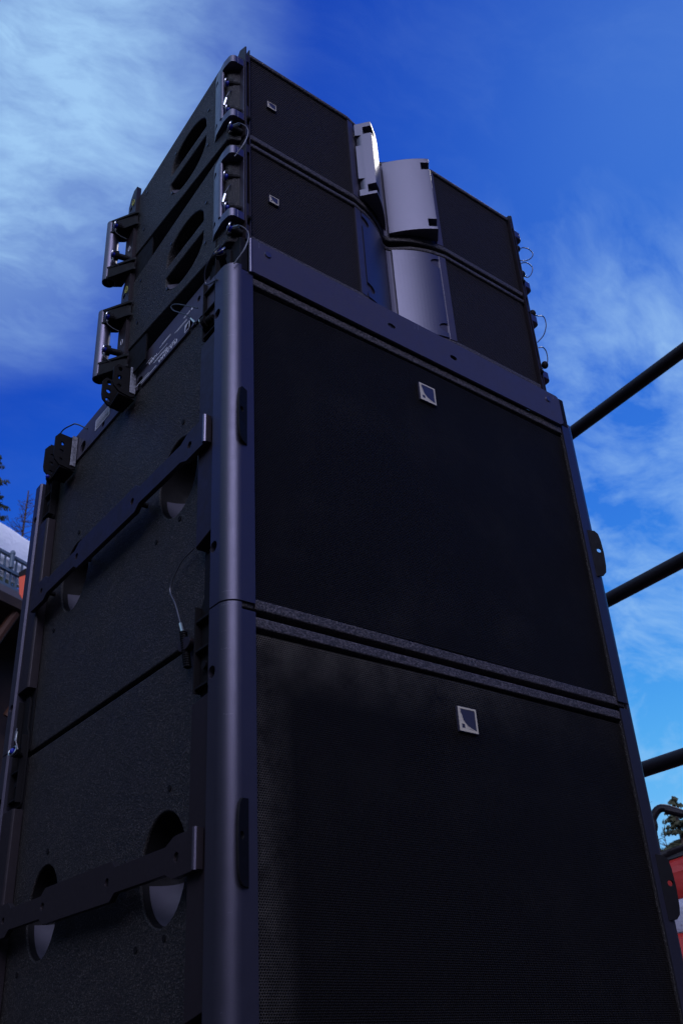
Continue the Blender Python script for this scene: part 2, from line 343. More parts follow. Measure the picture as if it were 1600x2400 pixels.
# ================================================================== SUBWOOFER
HZ = .5455; D = .756; WG = .685; XC = WG/2
def mx(x): return WG-x
def build_sub(loc, label):
    t = thing('subwoofer', label, 'loudspeaker', loc, 'stacked subwoofers')
    cab = MB().box(-.018, WG+.018, 0, D, 0, HZ)
    bar = .0148
    cuts = [MB().box(-.0005, WG+.0005, -.02, .0195, -.01, HZ+.01)]
    for side in (0, 1):
        X = (lambda x: x) if side == 0 else mx
        for cy in (.177, .548):
            xa, xb = sorted((X(-.03), X(.052)))
            cuts.append(MB().prismx(ell(cy, .283, .057, .066), xa, xb, True))
    cab.build('cabinet', M_cab, t, .0022, 3, cuts)
    MB().box(.0002, WG-.0002, -.0012, .0185, .0005, bar).build('front_edge', M_cab_lit, t, .0022, 3)
    MB().box(.0002, WG-.0002, -.0012, .0185, HZ-bar, HZ-.0005).build('front_edge', M_cab_lit, t, .0022, 3)
    # handle cups: dark bowl paints the shade, paler patch paints the light inside
    for side in (0, 1):
        X = (lambda x: x) if side == 0 else mx
        for cy in (.177, .548):
            def bowl(a0_, a1_, f0_, f1_, n_, m_, inset):
                o_ = MB(); vv = []
                for k in range(m_+1):
                    f_ = f0_+(f1_-f0_)*k/m_; rr = math.cos(f_*math.pi/2*.97)**.5
                    xx = X(-.0150+.052*math.sin(f_*math.pi/2)-inset)
                    for i in range(n_+1):
                        a = math.radians(a0_+(a1_-a0_)*i/n_); vv.append((xx, cy+(.0562-inset)*rr*math.cos(a), .283+(.0652-inset)*rr*math.sin(a)))
                return o_.add(vv, [(k*(n_+1)+i, k*(n_+1)+i+1, (k+1)*(n_+1)+i+1, (k+1)*(n_+1)+i) for k in range(m_) for i in range(n_)], True)
            bowl(0, 360, 0, 1, 32, 9, 0).build('cup_shade_bowl', M_dark, t)
            sc = bowl(198, 350, .12, .90, 20, 8, .0010)
            sc.build('cup_lit_patch', M_lit, t)
    # grille : slightly folded at the centre
    gr = MB(); y0, yc = .0036, -.0012
    gr.add([(.001, y0, bar+.001), (XC-.01, yc, bar+.001), (WG-.001, y0, bar+.001), (WG-.001, y0, HZ-bar-.006), (XC-.01, yc, HZ-bar-.006), (.001, y0, HZ-bar-.006)],
           [(0, 1, 4, 5), (1, 2, 3, 4)])
    gr.build('grille', M_gsub2, t)
    badge(t, .337, .471, .034, .034, -.0045)
    # corner posts: rounded extrusion with front flange, step and side plate
    for side in (0, 1):
        X = (lambda x: x) if side == 0 else mx
        fp = [(-.0188, -.0004), (-.0005, -.0004), (-.0005, -.003), (-.020, -.003)] + arc(-.020, .018, .021, 270, 180, 9)[1:] + [(-.041, .0375), (-.0375, .0405), (-.0188, .0405)]
        plan = [(X(a), b) for a, b in fp]
        sp = [(-.0188, .0415), (-.0365, .0415), (-.0365, .083), (-.0335, .0865), (-.0188, .0865)]
        splan = [(X(a), b) for a, b in sp]
        zt_ = HZ+.013; zb_ = .010
        hx = sorted((X(-.06), X(-.030)))
        pc = []
        for hz in (.089, .476):
            pc.append(MB().cyl((X(-.055), .030, hz), (X(-.026), .030, hz), .0078, 20))
        # flange is shorter than the tube at the top
        pc.append(MB().box(*sorted((X(-.0200), X(.01))), -.02, .002, HZ+.004, HZ+.05))
        p_ = MB().prism(plan, zb_-.003, zt_, True).build('corner_post', M_post, t, .0007, 2, pc, 30)
        if side == 0:
            sf = MB(); rs_ = random.Random(11)
            for (zc, am, ax_, w_) in ((.497, 52, 34, .0009), (.418, 44, 30, .0007), (.5200, 60, 22, .0006), (.300, 62, 10, .0005), (.210, 35, 12, .0005), (.5535, 50, 40, .0012), (.120, 55, 9, .0006), (.365, 70, 7, .0004), (.0175, 50, 36, .0010)):
                k0 = 0
                while k0 < ax_:
                    dw = rs_.uniform(1.5, 5); a0_ = math.radians(270-am+k0-ax_/2); a1_ = math.radians(270-am+min(ax_, k0+dw)-ax_/2); zz = zc+rs_.uniform(-.0006, .0006); hh = w_*rs_.uniform(.5, 1.2)
                    q = [(-.020+.02112*math.cos(a_), .018+.02112*math.sin(a_)) for a_ in (a0_, a1_)]
                    sf.add([(q[0][0], q[0][1], zz), (q[1][0], q[1][1], zz+.0003), (q[1][0], q[1][1], zz+hh), (q[0][0], q[0][1], zz+hh)], [(0, 1, 2, 3)])
                    k0 += dw+rs_.uniform(.3, 2.5)
            sf.build('scuffs', M_scuff, p_)['kind'] = 'stuff'
        sd = MB().prism(splan, lambda a, b: .113+(.0865-b)*.25, lambda a, b: .457+(b-.0415)*-.1)
        sd.build('side_plate', M_metal, p_, .001, 2, [MB().cyl((X(-.06), .074, .292), (X(-.03), .074, .292), .006, 16)])
        MB().box(*sorted((X(-.0188), X(-.0205))), .042, .086, 0.004, HZ-.002).build('pocket_back', M_dark, p_)
        # mirrored rear post
        rp = [(X(a), D-b) for a, b in [(-.0188, .0405), (-.0375, .0405), (-.041, .0375)] + arc(-.020, .018, .021, 180, 270, 9) + [(-.0005, -.003), (-.0005, -.0004), (-.0188, -.0004)]]
        q_ = MB().prism(rp, zb_-.003, zt_, True).build('corner_post', M_post, t, .0007, 2, [MB().cyl((X(-.055), D-.030, hz), (X(-.026), D-.030, hz), .0078, 20) for hz in (.089, .476)], 30)
        MB().prism([(X(a), D-b) for a, b in sp], .113, .457).build('side_plate', M_metal, q_, .001, 2)
        MB().box(*sorted((X(-.0188), X(-.0205))), D-.086, D-.042, 0.004, HZ-.002).build('pocket_back', M_dark, q_)
        # stacking guide tab on the front flange
        a = Vector((X(-.0125), -.002, 0)); b = Vector((X(-.031), -.012, 0)); dd = (b-a); nn = Vector((dd.y, -dd.x, 0)).normalized()*.0017
        prof = [(0, -.046), (.62, -.0445), (.9, -.038), (1, -.026), (1.06, 0), (1, .026), (.9, .038), (.62, .0445), (0, .046)]
        vv = [a+dd*u+nn+Vector((0, 0, .280+w)) for u, w in prof]+[a+dd*u-nn+Vector((0, 0, .280+w)) for u, w in prof]
        m_ = len(prof)
        tb = MB().add(vv, [tuple(range(m_)), tuple(range(m_, 2*m_))[::-1]]+[(i, m_+i, m_+(i+1) % m_, (i+1) % m_) for i in range(m_)])
        hc = a+dd*.68+Vector((0, 0, .285)); hn = nn.normalized()*.01
        tb.build('guide_tab', M_dark, t, .0006, 2, [MB().cyl(hc-hn, hc+hn, .0042, 14)])
        # steel strap across the handle cups, thick and thin stretches
        up = [(.046, .303), (.090, .303), (.100, .302), (.118, .294), (.245, .294), (.258, .303), (.470, .303), (.484, .294), (.600, .294), (.614, .303), (.674, .303)]
        lo = [(.674, .255), (.614, .255), (.600, .264), (.484, .264), (.470, .255), (.258, .255), (.245, .264), (.118, .264), (.100, .257), (.046, .259)]
        st = MB().prismx(up+lo, *sorted((X(-.038), X(-.046))))
        so_ = st.build('strap', M_metal, t, .0012, 2, [MB().cyl((X(-.06), cy, .279), (X(-.02), cy, .279), .0055, 16) for cy in (.092, .268, .474, .628)])
        for cy in (.092, .268, .474, .628):
            MB().cyl((X(-.020), cy, .279), (X(-.0435), cy, .279), .0042, 12).build('bolt', M_dark, so_)
        MB().cyl((X(-.046), .050, .2585), (X(-.046), .050, .3035), .0035, 10).build('bent_end', M_brk, so_)
        # panel screws
        for (cy, cz) in ((.165, .375), (.165, .205), (.235, .200), (.545, .368), (.620, .205)):
            MB().cyl((X(-.0175), cy, cz), (X(-.0192), cy, cz), .0042, 10).build('screw', M_dark, t)
        # coupling arm rising over the joint, in the pocket behind each post
        for yy, s2 in ((.0, 1), (D, -1)):
            Y = lambda b: yy+s2*b
            pr = [(Y(.050), .462), (Y(.080), .462), (Y(.0855), .47), (Y(.0855), .585), (Y(.0765), .598), (Y(.0765), .645), (Y(.071), .656), (Y(.055), .656), (Y(.050), .645)]
            am = MB().prismx(pr, *sorted((X(-.021), X(-.025))))
            for (ya, yb) in ((.0485, .0505), (.0835, .0855)):
                y_a, y_b = sorted((Y(ya), Y(yb))); am.box(*sorted((X(-.025), X(-.0345))), y_a, y_b, .468, .583 if ya > .06 else .65)
            for zz in (.472, .520, .560):
                y_a, y_b = sorted((Y(.051), Y(.083))); am.box(*sorted((X(-.0252), X(-.0335))), y_a, y_b, zz, zz+.003)
            ao = am.build('coupling_arm', M_dark, t, .0006, 2, ang=50)
            MB().cyl((X(-.025), Y(.067), .500), (X(-.031), Y(.067), .500), .0052, 14).build('bolt', M_dark, ao)
    return t
M_lit = metal_paint('lit_patch_paint', (.070, .063, .085), .6, .75, .3)  # paler paint standing in for light inside the cups and slots
sub1 = build_sub((0, 0, -.5455), 'black subwoofer at the foot of the stack, its grille filling the bottom of the picture')
sub2 = copy_tree(sub1)
for k_ in kids(sub2):
    if k_.name.startswith('grille'): k_.data = k_.data.copy(); k_.data.materials[0] = M_gsub
sub2.name = 'subwoofer.001'; sub2.location = (0, 0, .008); sub2['label'] = 'upper black subwoofer directly under the blue-grey plate and the two top speakers'
# lanyard with spring pin hanging by the left front joint
for o_, pts_ in ((sub2, [(-.025, .1063, .1281), (-.026, .1330, .1245), (-.026, .1488, .1176), (-.026, .1712, .0947), (-.026, .1540, .0640), (-.026, .1400, .0345), (-.026, .1346, .0233)]),):
    ln = MB().tube(pts_, .0011, 6, False, 8).build('lanyard', M_wire, o_)
    MB().cyl((-.026, .1372, .029), (-.026, .1300, .013), .0026, 8).build('ferrule', M_steel, ln)
    sp_ = MB().tube([(-.027, .127, .012), (-.027, .113, -.040)], .0042, 8)
    for k in range(16):
        c = Vector((-.027, .127, .012)).lerp(Vector((-.027, .113, -.040)), k/15)
        sp_.tube([c+.0050*Vector((math.cos(a), math.sin(a), .12*a/6)) for a in [2*math.pi*i/8 for i in range(8)]], .0007, 4, True, 1)
    sp_.build('spring_pin', M_dark, ln)
    MB().prismx(ell(.118, -.008, .016, .009, 16), -.021, -.031).build('pin_flange', M_metal, ln, .001)
# rear left pin on the joint
pin(sub2, (-.034, .672, -.008), (-.8, -.5, .1), .014, .005, [(-.045, .655, -.004), (-.05, .66, .018), (-.046, .668, .036)], M_wire, ((-.048, .662, .012), (-.046, .668, .03)))

# ================================================================== STACKING FRAME (between upper sub and top speakers)
fr = thing('stacking_frame', 'blue-grey steel frame plate between upper subwoofer and the two top speakers', 'rigging frame', (0, 0, .5535))
Z0 = .5535
prof = [(-.0035, .0045), (.676, .0)] + [(.6835, .0030), (.687, .0095)] + [(.687, .060), (.684, .0655), (.679, .0675)] + [(-.0035, .0725)]
MB().prismy([(a, b) for a, b in prof], -.0075, -.0035).build('front_plate', M_plate, fr, .0012, 2,
    [MB().prismy([(cx+a*math.cos(k), cz+.0045*math.sin(k)) for k in [2*math.pi*i/16 for i in range(16)]], -.02, .01) for cx, cz, a in ((.2686, .0355, .0085), (.4086, .0335, .0085), (.0236, .0535, .0032), (.6525, .048, .0032))])
MB().cyl((-.0055, -.0045, .0035), (-.0055, -.0045, .0725), .0030, 12).build('front_edge', M_brk, fr)
for cx, cz in ((.0236, .0535), (.6525, .048)):
    MB().cyl((cx, -.0074, cz), (cx, -.0095, cz), .0062, 16, .0052).build('rivet', M_brk, fr)
for side in (0, 1):
    X = (lambda x: x) if side == 0 else mx
    rl = MB().box(*sorted((X(-.0175), X(-.0215))), .088, .72, .0006, .0655)
    if side == 0: MB().box(-.016, WG+.016, .004, D-.03, .0008, .0095).build('frame_floor', M_dark, fr)
    rail = rl.build('side_rail', M_plate, fr, .001, 2,
        [MB().cyl((X(-.05), cy, cz), (X(.01), cy, cz), r_, 20) for cy, cz, r_ in ((.150, .010, .010), (.122, .044, .0055), (.325, .012, .0125), (.470, .014, .006), (.560, .017, .0125), (.600, .012, .006), (.640, .014, .005))])
    for (ya, yb, x1, za, zb) in ((.340, .385, -.064, -.014, .044), (.590, .640, -.066, -.022, .048)):
        for yy in (ya, yb):
            pr = [(X(a), b) for a, b in [(-.022, za+.004), (-.030, za), (x1+.012, za+.004), (x1+.002, za+.014), (x1, za+.024), (x1, zb-.006), (x1+.007, zb+.004), (-.036, zb+.002), (-.022, zb+.010)]]
            bo = MB().prismy(pr, yy-.002, yy+.002).build('bracket', M_dark, fr, .0006, 2,
                [MB().cyl((X(-.052), yy-.01, z_), (X(-.052), yy+.01, z_), .0042, 14) for z_ in (za+.015, za+.034, za+.052)], 50)
            if yy == ya:
                MB().box(*sorted((X(-.0225), X(-.0335))), yy-.0042, yy-.0022, za+.008, zb+.006).build('worn_bend', M_worn, bo, .0009)
        b2 = MB().add([(X(-.022), ya, za+.002), (X(-.052), ya, za+.004), (X(-.048), yb, za+.004), (X(-.022), yb, za+.004),
                       (X(-.022), ya, za-.002), (X(-.052), ya, za+.000), (X(-.048), yb, za+.000), (X(-.022), yb, za+.000)],
                      [(0, 1, 2, 3), (7, 6, 5, 4), (0, 4, 5, 1), (1, 5, 6, 2), (2, 6, 7, 3), (3, 7, 4, 0)]).build('bracket_floor', M_dark, fr)
    MB().box(*sorted((X(-.0150), X(-.0165))), .088, .72, .001, .060).build('rail_backing', M_dark, fr)
    # front lifting lug above the post
    MB().prismx([(.020, .004), (.052, .004), (.052, .060), (.046, .070), (.030, .070), (.020, .060)], *sorted((X(-.0225), X(-.0265)))).build('front_lug', M_dark, fr, .0007, 2)
    MB().box(*sorted((X(-.0225), X(-.008))), -.002, .088, .006, .072).build('corner_block', M_dark, fr, .002)
MB().box(-.0245, -.0285, .054, .083, -.052, .040).build('drop_arm', M_plate, fr, .0008)
sc_ = MB()
for (x_, z_, w_, h_) in ((.3215, .0560, .0006, .0085), (.3300, .0575, .0006, .0120), (.0080, .060, .0005, .0100), (.4000, .0100, .004, .0004), (.6700, .0560, .0008, .0060), (.2000, .0640, .006, .0004)):
    sc_.box(x_, x_+w_, -.00758, -.0074, z_, z_+h_)
sc_.build('scratches', M_worn, fr)['kind'] = 'stuff'
# printed text on the left rail (upside down, as mounted) and the white sticker
def text_mesh(name, body, size, m, parent, M4, depth=.0002, sx=1):
    c = bpy.data.curves.new(name, 'FONT'); c.body = body; c.size = size; c.extrude = depth; c.resolution_u = 2
    o = bpy.data.objects.new(name, c); COL.objects.link(o)
    dg = bpy.context.evaluated_depsgraph_get(); dg.update()
    me = bpy.data.meshes.new_from_object(o.evaluated_get(dg)); bpy.data.objects.remove(o)
    me.transform(M4 @ Matrix.Diagonal((sx, 1, 1, 1))); me.materials.append(m)
    o = bpy.data.objects.new(name, me); COL.objects.link(o); o.parent = parent; return o
def side_frame(y, z, x=-.0217):         # text runs towards +y, upside down, faces -x
    return Matrix(((0, 0, -1, x), (1, 0, 0, y), (0, -1, 0, z), (0, 0, 0, 1)))
text_mesh('plate_lettering', 'PLA-KARA', .0115, M_white, fr, side_frame(.190, .0125), sx=1.25)
text_mesh('plate_lettering', 'KARA', .0105, M_white, fr, side_frame(.262, .0330), sx=1.1)
text_mesh('plate_lettering', 'L-ACOUSTICS', .0052, M_white, fr, side_frame(.196, .0165), sx=1.3)
pl = MB()
for (y_, z_, ln_) in ((.160, .0300, .040), (.160, .0275, .033), (.290, .0100, .050), (.225, .0265, .035), (.225, .0170, .045), (.225, .0190, .050), (.215, .0375, .038), (.215, .0395, .030), (.280, .0365, .022), (.150, .0405, .022), (.150, .0385, .018)):
    yy = y_
    while yy < y_+ln_:
        w = random.uniform(.0012, .0045); pl.box(-.02190, -.0214, yy, min(yy+w, y_+ln_), z_, z_+.0010); yy += w+.0008
pl.box(-.0219, -.0214, .262, .318, .0052, .0068)
pl.cyl((-.0214, .143, .0400), (-.0219, .143, .0400), .0030, 12)
pl.build('plate_print', M_white, fr)['kind'] = 'stuff'
lg = MB(); a0, z0_, sz = .150, .0045, .016
for q in ([(0, 0), (sz, 0), (sz, .0012), (0, .0012)], [(0, 0), (.0012, 0), (.0012, sz), (0, sz)], [(sz-.0012, 0), (sz, 0), (sz, sz), (sz-.0012, sz)], [(0, sz-.0012), (sz, sz-.0012), (sz, sz), (0, sz)],
          [(sz, sz), (sz*.93, sz*.1), (sz*.8, sz*.5), (sz*.5, sz*.8), (sz*.1, sz*.93)]):
    lg.prismx([(a0+u, z0_+v) for u, v in q], -.0219, -.0214)
lg.build('plate_emblem', M_white, fr)
st = MB().prismx(rrect(.444, .506, .020, .044, .002, 2), -.0222, -.0215).build('sticker', M_stick, fr)
sk = MB()
for k in range(5):
    yy = .449
    while yy < .500:
        w = random.uniform(.001, .004); sk.box(-.0225, -.0223, yy, yy+w, .0225+k*.004, .0225+k*.004+(.0018 if k < 2 else .0008)); yy += w+.001
sk.build('sticker_print', M_ink, st)['kind'] = 'stuff'
pin(fr, (-.030, .030, .030), (-.6, -.55, .25), .020, .0055, [(-.052, .006, .040), (-.055, .020, .036), (-.052, .048, .028), (-.045, .060, .015), (-.044, .050, .004), (-.042, .030, -.002)], M_wire, ((-.052, .006, .040), (-.0545, .017, .0365)))
pin(fr, (-.030, .064, -.046), (-.2, .95, 0), .014, .006, [(-.045, .0850, -.050), (-.050, .0967, -.028), (-.050, .1300, .006), (-.050, .1520, .028), (-.050, .1599, .043), (-.048, .1409, .033), (-.040, .0911, -.010)], M_cable, ((-.046, .087, -.046), (-.049, .094, -.034)))
MB().tube([(-.040, .4982, .0136), (-.045, .540, .048), (-.045, .5663, .0627), (-.045, .6212, .079), (-.045, .6453, .0473), (-.045, .6496, .0043), (-.044, .6459, -.0107)], .0014, 6).build('lanyard', M_cable, fr)
MB().sphere((-.050, .643, -.020), .0075).build('pin_knob', M_dark, fr)
MB().sphere((-.0555, .639, -.019), .0042).build('pin_button', M_blue, fr)
MB().tube([(.705, .02, .040), (.716, .012, .046), (.722, .010, .038), (.716, .012, .030), (.704, .02, .032)], .0012, 6).build('pull_ring', M_steel, fr)

# ================================================================== TOP SPEAKER
WK = .643; T5 = math.tan(math.radians(5)); KH = .2265
curve = [(.214, -.004), (.228, -.001), (.240, .001), (.252, .0045), (.265, .0088), (.2826, .0166), (.300, .028), (.312, .0370), (.3215, .0400), (.331, .0370), (.343, .028), (.3604, .0166), (.378, .0088), (.391, .0045), (.403, .001), (.415, -.001), (.429, -.004)]
def kz0(x, y): return T5*max(0, y)
def kz1(x, y): return KH-T5*max(0, y)
def build_top(loc, label, narrow):
    t = thing('line_array_speaker', label, 'loudspeaker', loc, 'top speakers on the stack')
    plan = [(-.0035, -.004)]+curve+[(WK+.0035, -.004), (WK+.010, .006), (WK+.030, .016), (WK+.033, .022), (WK+.033, .358), (WK+.028, .362), (-.028, .362), (-.033, .358), (-.033, .022), (-.030, .016), (-.010, .006)]
    # front recess: same curve pushed back 9 mm
    def push(d): return [(x + (0 if True else 0), y+d) for x, y in curve]
    core = [(-.0035, .006)]+[(x, y+.009) for x, y in curve]+[(WK+.0035, .006)]+plan[-10:]
    core = [(-.0035, .006)]+[(x, y+.009) for x, y in curve]+[(WK+.0035, .006), (WK+.010, .0065), (WK+.030, .016), (WK+.033, .022), (WK+.033, .358), (WK+.028, .362), (-.028, .362), (-.033, .358), (-.033, .022), (-.030, .016), (-.010, .0065)]
    cuts = []
    for side in (0, 1):
        X = (lambda x: x) if side == 0 else (lambda x: WK-x)
        cy, cz = .157, .104
        def slot(sgn):
            pts = []
            for i in range(17):
                a = math.pi*i/16; r0 = .064*math.cos(a); h = .050*math.sin(a)**.75
                pts.append((cy+r0, cz+sgn*(.0135+h)))
            pts += [(cy-.060, cz+sgn*.0125), (cy+.060, cz+sgn*.0125)]
            return pts
        for sgn in (1, -1):
            q = slot(sgn)
            if sgn < 0: q = q[::-1]
            cuts.append(MB().prismx(q, *sorted((X(-.05), X(-.004))), True))
        lf = MB(); n_ = 14; vv = []
        for i in range(n_+1):
            a = math.pi*(.06+.88*i/n_)
            for k in range(4):
                q_ = k/3; sc_ = 1-.50*q_**1.4
                vv.append((X(-.0310+.0245*q_), cy+.062*math.cos(a)*(1-.25*q_), cz-.0135-.0485*math.sin(a)**.75*sc_))
        lf.add(vv, [(i*4+k, (i+1)*4+k, (i+1)*4+k+1, i*4+k+1) for i in range(n_) for k in range(3)], True).build('slot_lit_floor', M_lit, t)  # light on the lower slot floor, painted as a paler surface
    cab = MB().prism(core, kz0, kz1)
    cab.build('cabinet', M_cab, t, .003, 3, cuts)
    lip = MB()
    for (a, b) in (((lambda x, y: kz0(x, y)), (lambda x, y: kz0(x, y)+.0120)), ((lambda x, y: kz1(x, y)-.0090), (lambda x, y: kz1(x, y)))):
        inner = [(WK+.0035, .0055)]+[(x, y+.0085) for x, y in curve[::-1]]+[(-.0035, .0055)]
        lip.prism([(-.0035, -.004)]+curve+[(WK+.0035, -.004)]+inner, a, b)
    lip.build('front_rim', M_cab_lit, t, .0028, 3, ang=60)
    z0_, z1_ = .0125, KH-.0105
    for side in (0, 1):
        X = (lambda x: x) if side == 0 else (lambda x: WK-x)
        MB().add([(X(.0005), .0000, z0_), (X(.2125), .0000, z0_), (X(.2125), .0000, z1_), (X(.0005), .0000, z1_)], [(0, 1, 2, 3)]).build('grille', M_gtop, t)
        # upright strip between grille and horn
        MB().prism([(X(a), b) for a, b in [(.2135, -.0035), (.2275, -.0010), (.2300, .0030), (.2135, .0030)]], z0_, z1_).build('grille_strip', M_horn, t, .0006)
        # horn wall
        hw = [(.2285, .0015), (.240, .0035), (.252, .0070), (.265, .0112), (.2826, .0190), (.300, .0304), (.312, .0394), (.3210, .0425)]
        v = [(X(a), b, z0_) for a, b in hw]+[(X(a), b, z1_) for a, b in hw]; n_ = len(hw)
        MB().add(v, [(i, i+1, n_+i+1, n_+i) for i in range(n_-1)], True).build('horn_wall', M_horn, t)
        # fin
        F = MB()
        if narrow:
            P0_, P1_, P2_ = (.3180, .0330), (.2860, -.0060), (.2480, -.0275)
            out = [tuple((1-q_)**2*P0_[j]+2*q_*(1-q_)*P1_[j]+q_*q_*P2_[j] for j in (0, 1)) for q_ in [i/12 for i in range(13)]]
            ins = [(.2270, -.0040), (.2300, -.0015), (.252, .0030), (.2826, .0150), (.3060, .0310)]
            zb_, zt_ = .0155, KH-.0160
            o_ = F.prism([(X(a), b) for a, b in out+ins], zb_, zt_, False)
            ct = []
            for zz in (.034, zt_-.020):
                ct.append(MB().box(*sorted((X(.238), X(.262))), -.05, -.012, zz-.011, zz+.008))
            for zz in (.048, zt_-.045):
                ct.append(MB().prism([(X(.220), -.012), (X(.236), -.016), (X(.230), .010), (X(.215), .010)], zz-.016, lambda a, b, zz=zz: zz+.012))
            fo = F.build('fin', M_fin, t, .0012, 2, ct)
        else:
            hw2 = [(.2300, -.0012), (.240, .0012), (.252, .0045), (.265, .0088), (.2826, .0162), (.300, .0272), (.312, .0355)]
            n_ = len(hw2)
            hw2 = [(hw2[0][0]+(hw2[-1][0]-hw2[0][0])*i/14, ) for i in range(15)]
            def hy_(x): u_ = (x-.2300)/.0820; return -.0012+.0367*(.28*u_+.72*u_**1.9)
            hw2 = [(x_[0], hy_(x_[0])) for x_ in hw2]
            q = [(X(a), b) for a, b in hw2]+[(X(a+.0006), b+.0022) for a, b in hw2[::-1]]
            ct = []
            for zz in (.036, z1_-.022):
                ct.append(MB().prismy([(X(.2285), zz-.011)]+[(X(.2290+.019*math.sin(math.radians(a))), zz-.011*math.cos(math.radians(a))) for a in range(0, 181, 20)], -.02, .02))
            fo = F.prism(q, z0_+.002, z1_-.002, False).build('fin', M_fin, t, 0, 2, ct)
        # front rigging rail: two plates, cross blocks and a link
        R = MB()
        R.box(*sorted((X(-.0045), X(-.0065))), -.0060, .004, -.003, KH+.006)
        R.prismx([(-.0060, -.003), (.030, -.003), (.030, KH), (.012, KH+.020), (-.0060, KH+.010)] if side == 0 else [(-.0060, -.003), (.030, -.003), (.030, KH), (.012, KH+.020), (-.0060, KH+.010)], *sorted((X(-.0115), X(-.0140))))
        for (a, b) in ((KH-.030, KH-.012), (.050, .078), (.000, .030)):
            R.box(*sorted((X(-.0066), X(-.0114))), -.0055 if b > .2 else -.0045, .010, a, b)
        R.build('front_rail', M_metal, t, .0005)
        MB().cyl((X(-.0064), -.0052, .044), (X(-.0116), -.0052, .044), .0048, 14).build('hinge_pin', M_dark, t)
        MB().box(*sorted((X(-.0070), X(-.0112))), .004, .007, .002, KH-.004).build('rail_slot', M_dark, t)
        # side bracket : casting with rounded corner and a window
        bp = [(-.0145, -.0030), (-.0270, -.0030)]+arc(-.0300, .0080, .0110, 285, 200, 6)+[(-.0420, .0200), (-.0385, .0480), (-.0335, .0610), (-.0200, .0610), (-.0145, .0400)]
        bo = MB().prism([(X(a), b) for a, b in bp], .038, KH-.028)
        win = [(-.060, -.020), (-.0160, -.020), (-.0160, .030), (-.0240, .0330), (-.0350, .0270), (-.060, .0200)]
        w2 = MB().prism([(X(a), b) for a, b in win], .054, KH-.045)
        ct = [w2]+[MB().cyl((X(-.06), .047, z_), (X(-.030), .050, z_), .0055, 14) for z_ in (.060, KH-.052)]
        # taper the outside towards the top and bottom rear corners
        b_o = bo.build('handle_bracket', M_brk, t, .0022, 3, ct, 40)
        MB().cyl((X(-.0385), .0285, .056), (X(-.0385), .0285, KH-.047), .0042, 12).build('inner_post', M_brk, b_o)
        # pins inside the window
        for (z_, y_) in ((.066, .020), (KH-.085, .024)):
            pin(t, (X(-.018), y_-.012, z_+.006), (-.75 if side == 0 else .75, .45, .0), .012, .0052,
                [(X(-.036), y_-.004, z_+.004), (X(-.041), y_+.002, z_+.022), (X(-.036), y_-.008, z_+.045), (X(-.028), y_-.004, z_+.062)] if (z_ < .1 and side == 0) else None, M_wire,
                ((X(-.040), y_+.001, z_+.018), (X(-.038), y_-.003, z_+.034)))
        MB().tube([(X(-.0164), .010+.0038*math.cos(a), .072+.0050*math.sin(a)) for a in [2*math.pi*i/12 for i in range(12)]], .0007, 5, True, 1).build('yellow_ring', M_yellow, t)
        # low pin with loop, under the bracket
        if side == 0:
            pin(t, (X(-.014), .006, .018), (-.8, .15, .1), .014, .0052,
                [(X(-.034), -.001, .012), (X(-.030), -.016, .004), (X(-.020), -.022, -.012), (X(-.024), -.018, -.040), (X(-.034), -.004, -.066)], M_wire,
                ((X(-.034), -.001, .012), (X(-.031), -.012, .007)))
        else:       # wire loops standing out on the far side
            A_ = [(.672, .1535), (.6906, .1716), (.7111, .1786), (.7213, .171), (.7096, .1506), (.6865, .1304), (.6659, .1207)]
            B_ = [(.6662, .1077), (.6779, .1195), (.6938, .1287), (.7075, .127), (.7089, .119), (.6998, .0992), (.6853, .0822), (.6712, .0800)]
            C_ = [(.6747, .1362), (.6993, .1668), (.7139, .1973), (.7156, .2158), (.7100, .2230), (.6930, .2150), (.680, .2119)]
            D_ = [(.6746, .1221), (.6875, .1298), (.696, .1255), (.6976, .1123), (.6947, .0970), (.686, .0812)]
            for P_, kz in ((A_, 0), (B_, -1)) if narrow else ((C_, -1), (D_, -1)):
                e_ = P_[kz]
                ln_ = MB().tube([(a_, .005, b_) for a_, b_ in P_], .0011, 6, False, 8).build('lanyard', M_wire, t)
                MB().sphere((e_[0]-.004, .004, e_[1]), .0085, 12, 8, (.8, .8, 1)).build('pin_knob', M_dark, ln_)
                f0, f1 = (P_[0], P_[1]) if kz == 0 else (P_[-1], P_[-2])
                MB().cyl((f0[0], .005, f0[1]), (f0[0]*.5+f1[0]*.5, .005, f0[1]*.5+f1[1]*.5), .0022, 8).build('ferrule', M_steel, ln_)
        # rear rigging rail and handle tube
        rr = MB().prismx([(.358, .002), (.380, .002), (.391, .016), (.391, KH-.040), (.384, KH-.020), (.372, KH-.006), (.358, KH-.006)], *sorted((X(-.0300), X(-.0395))))
        rr.build('rear_rail', M_metal, t, .0006, 2, [MB().cyl((X(-.05), .379, z_), (X(-.01), .379, z_), .0050, 14) for z_ in (.040, .100, KH-.052)])
        for z_ in (.050, .088):
            MB().tube([(X(-.0400), .372+.0038*math.cos(a), z_-.030+.0060*math.sin(a)) for a in [2*math.pi*i/12 for i in range(12)]], .0006, 5, True, 1).build('printed_ring', M_white, t)
        MB().box(*sorted((X(-.0275), X(-.0300))), .290, .391, -.034, .030).build('rear_link', M_dark, t)
        hx, hy, hz0, hz1 = -.0610, .4080, -.0145, .1430
        MB().cyl((X(hx), hy, hz0), (X(hx), hy, hz1), .0128, 24).build('rear_handle', M_brk, t, .0022, 3, [MB().cyl((X(hx), hy, hz0-.03), (X(hx), hy, hz0+.012), .0100, 20)], 50)
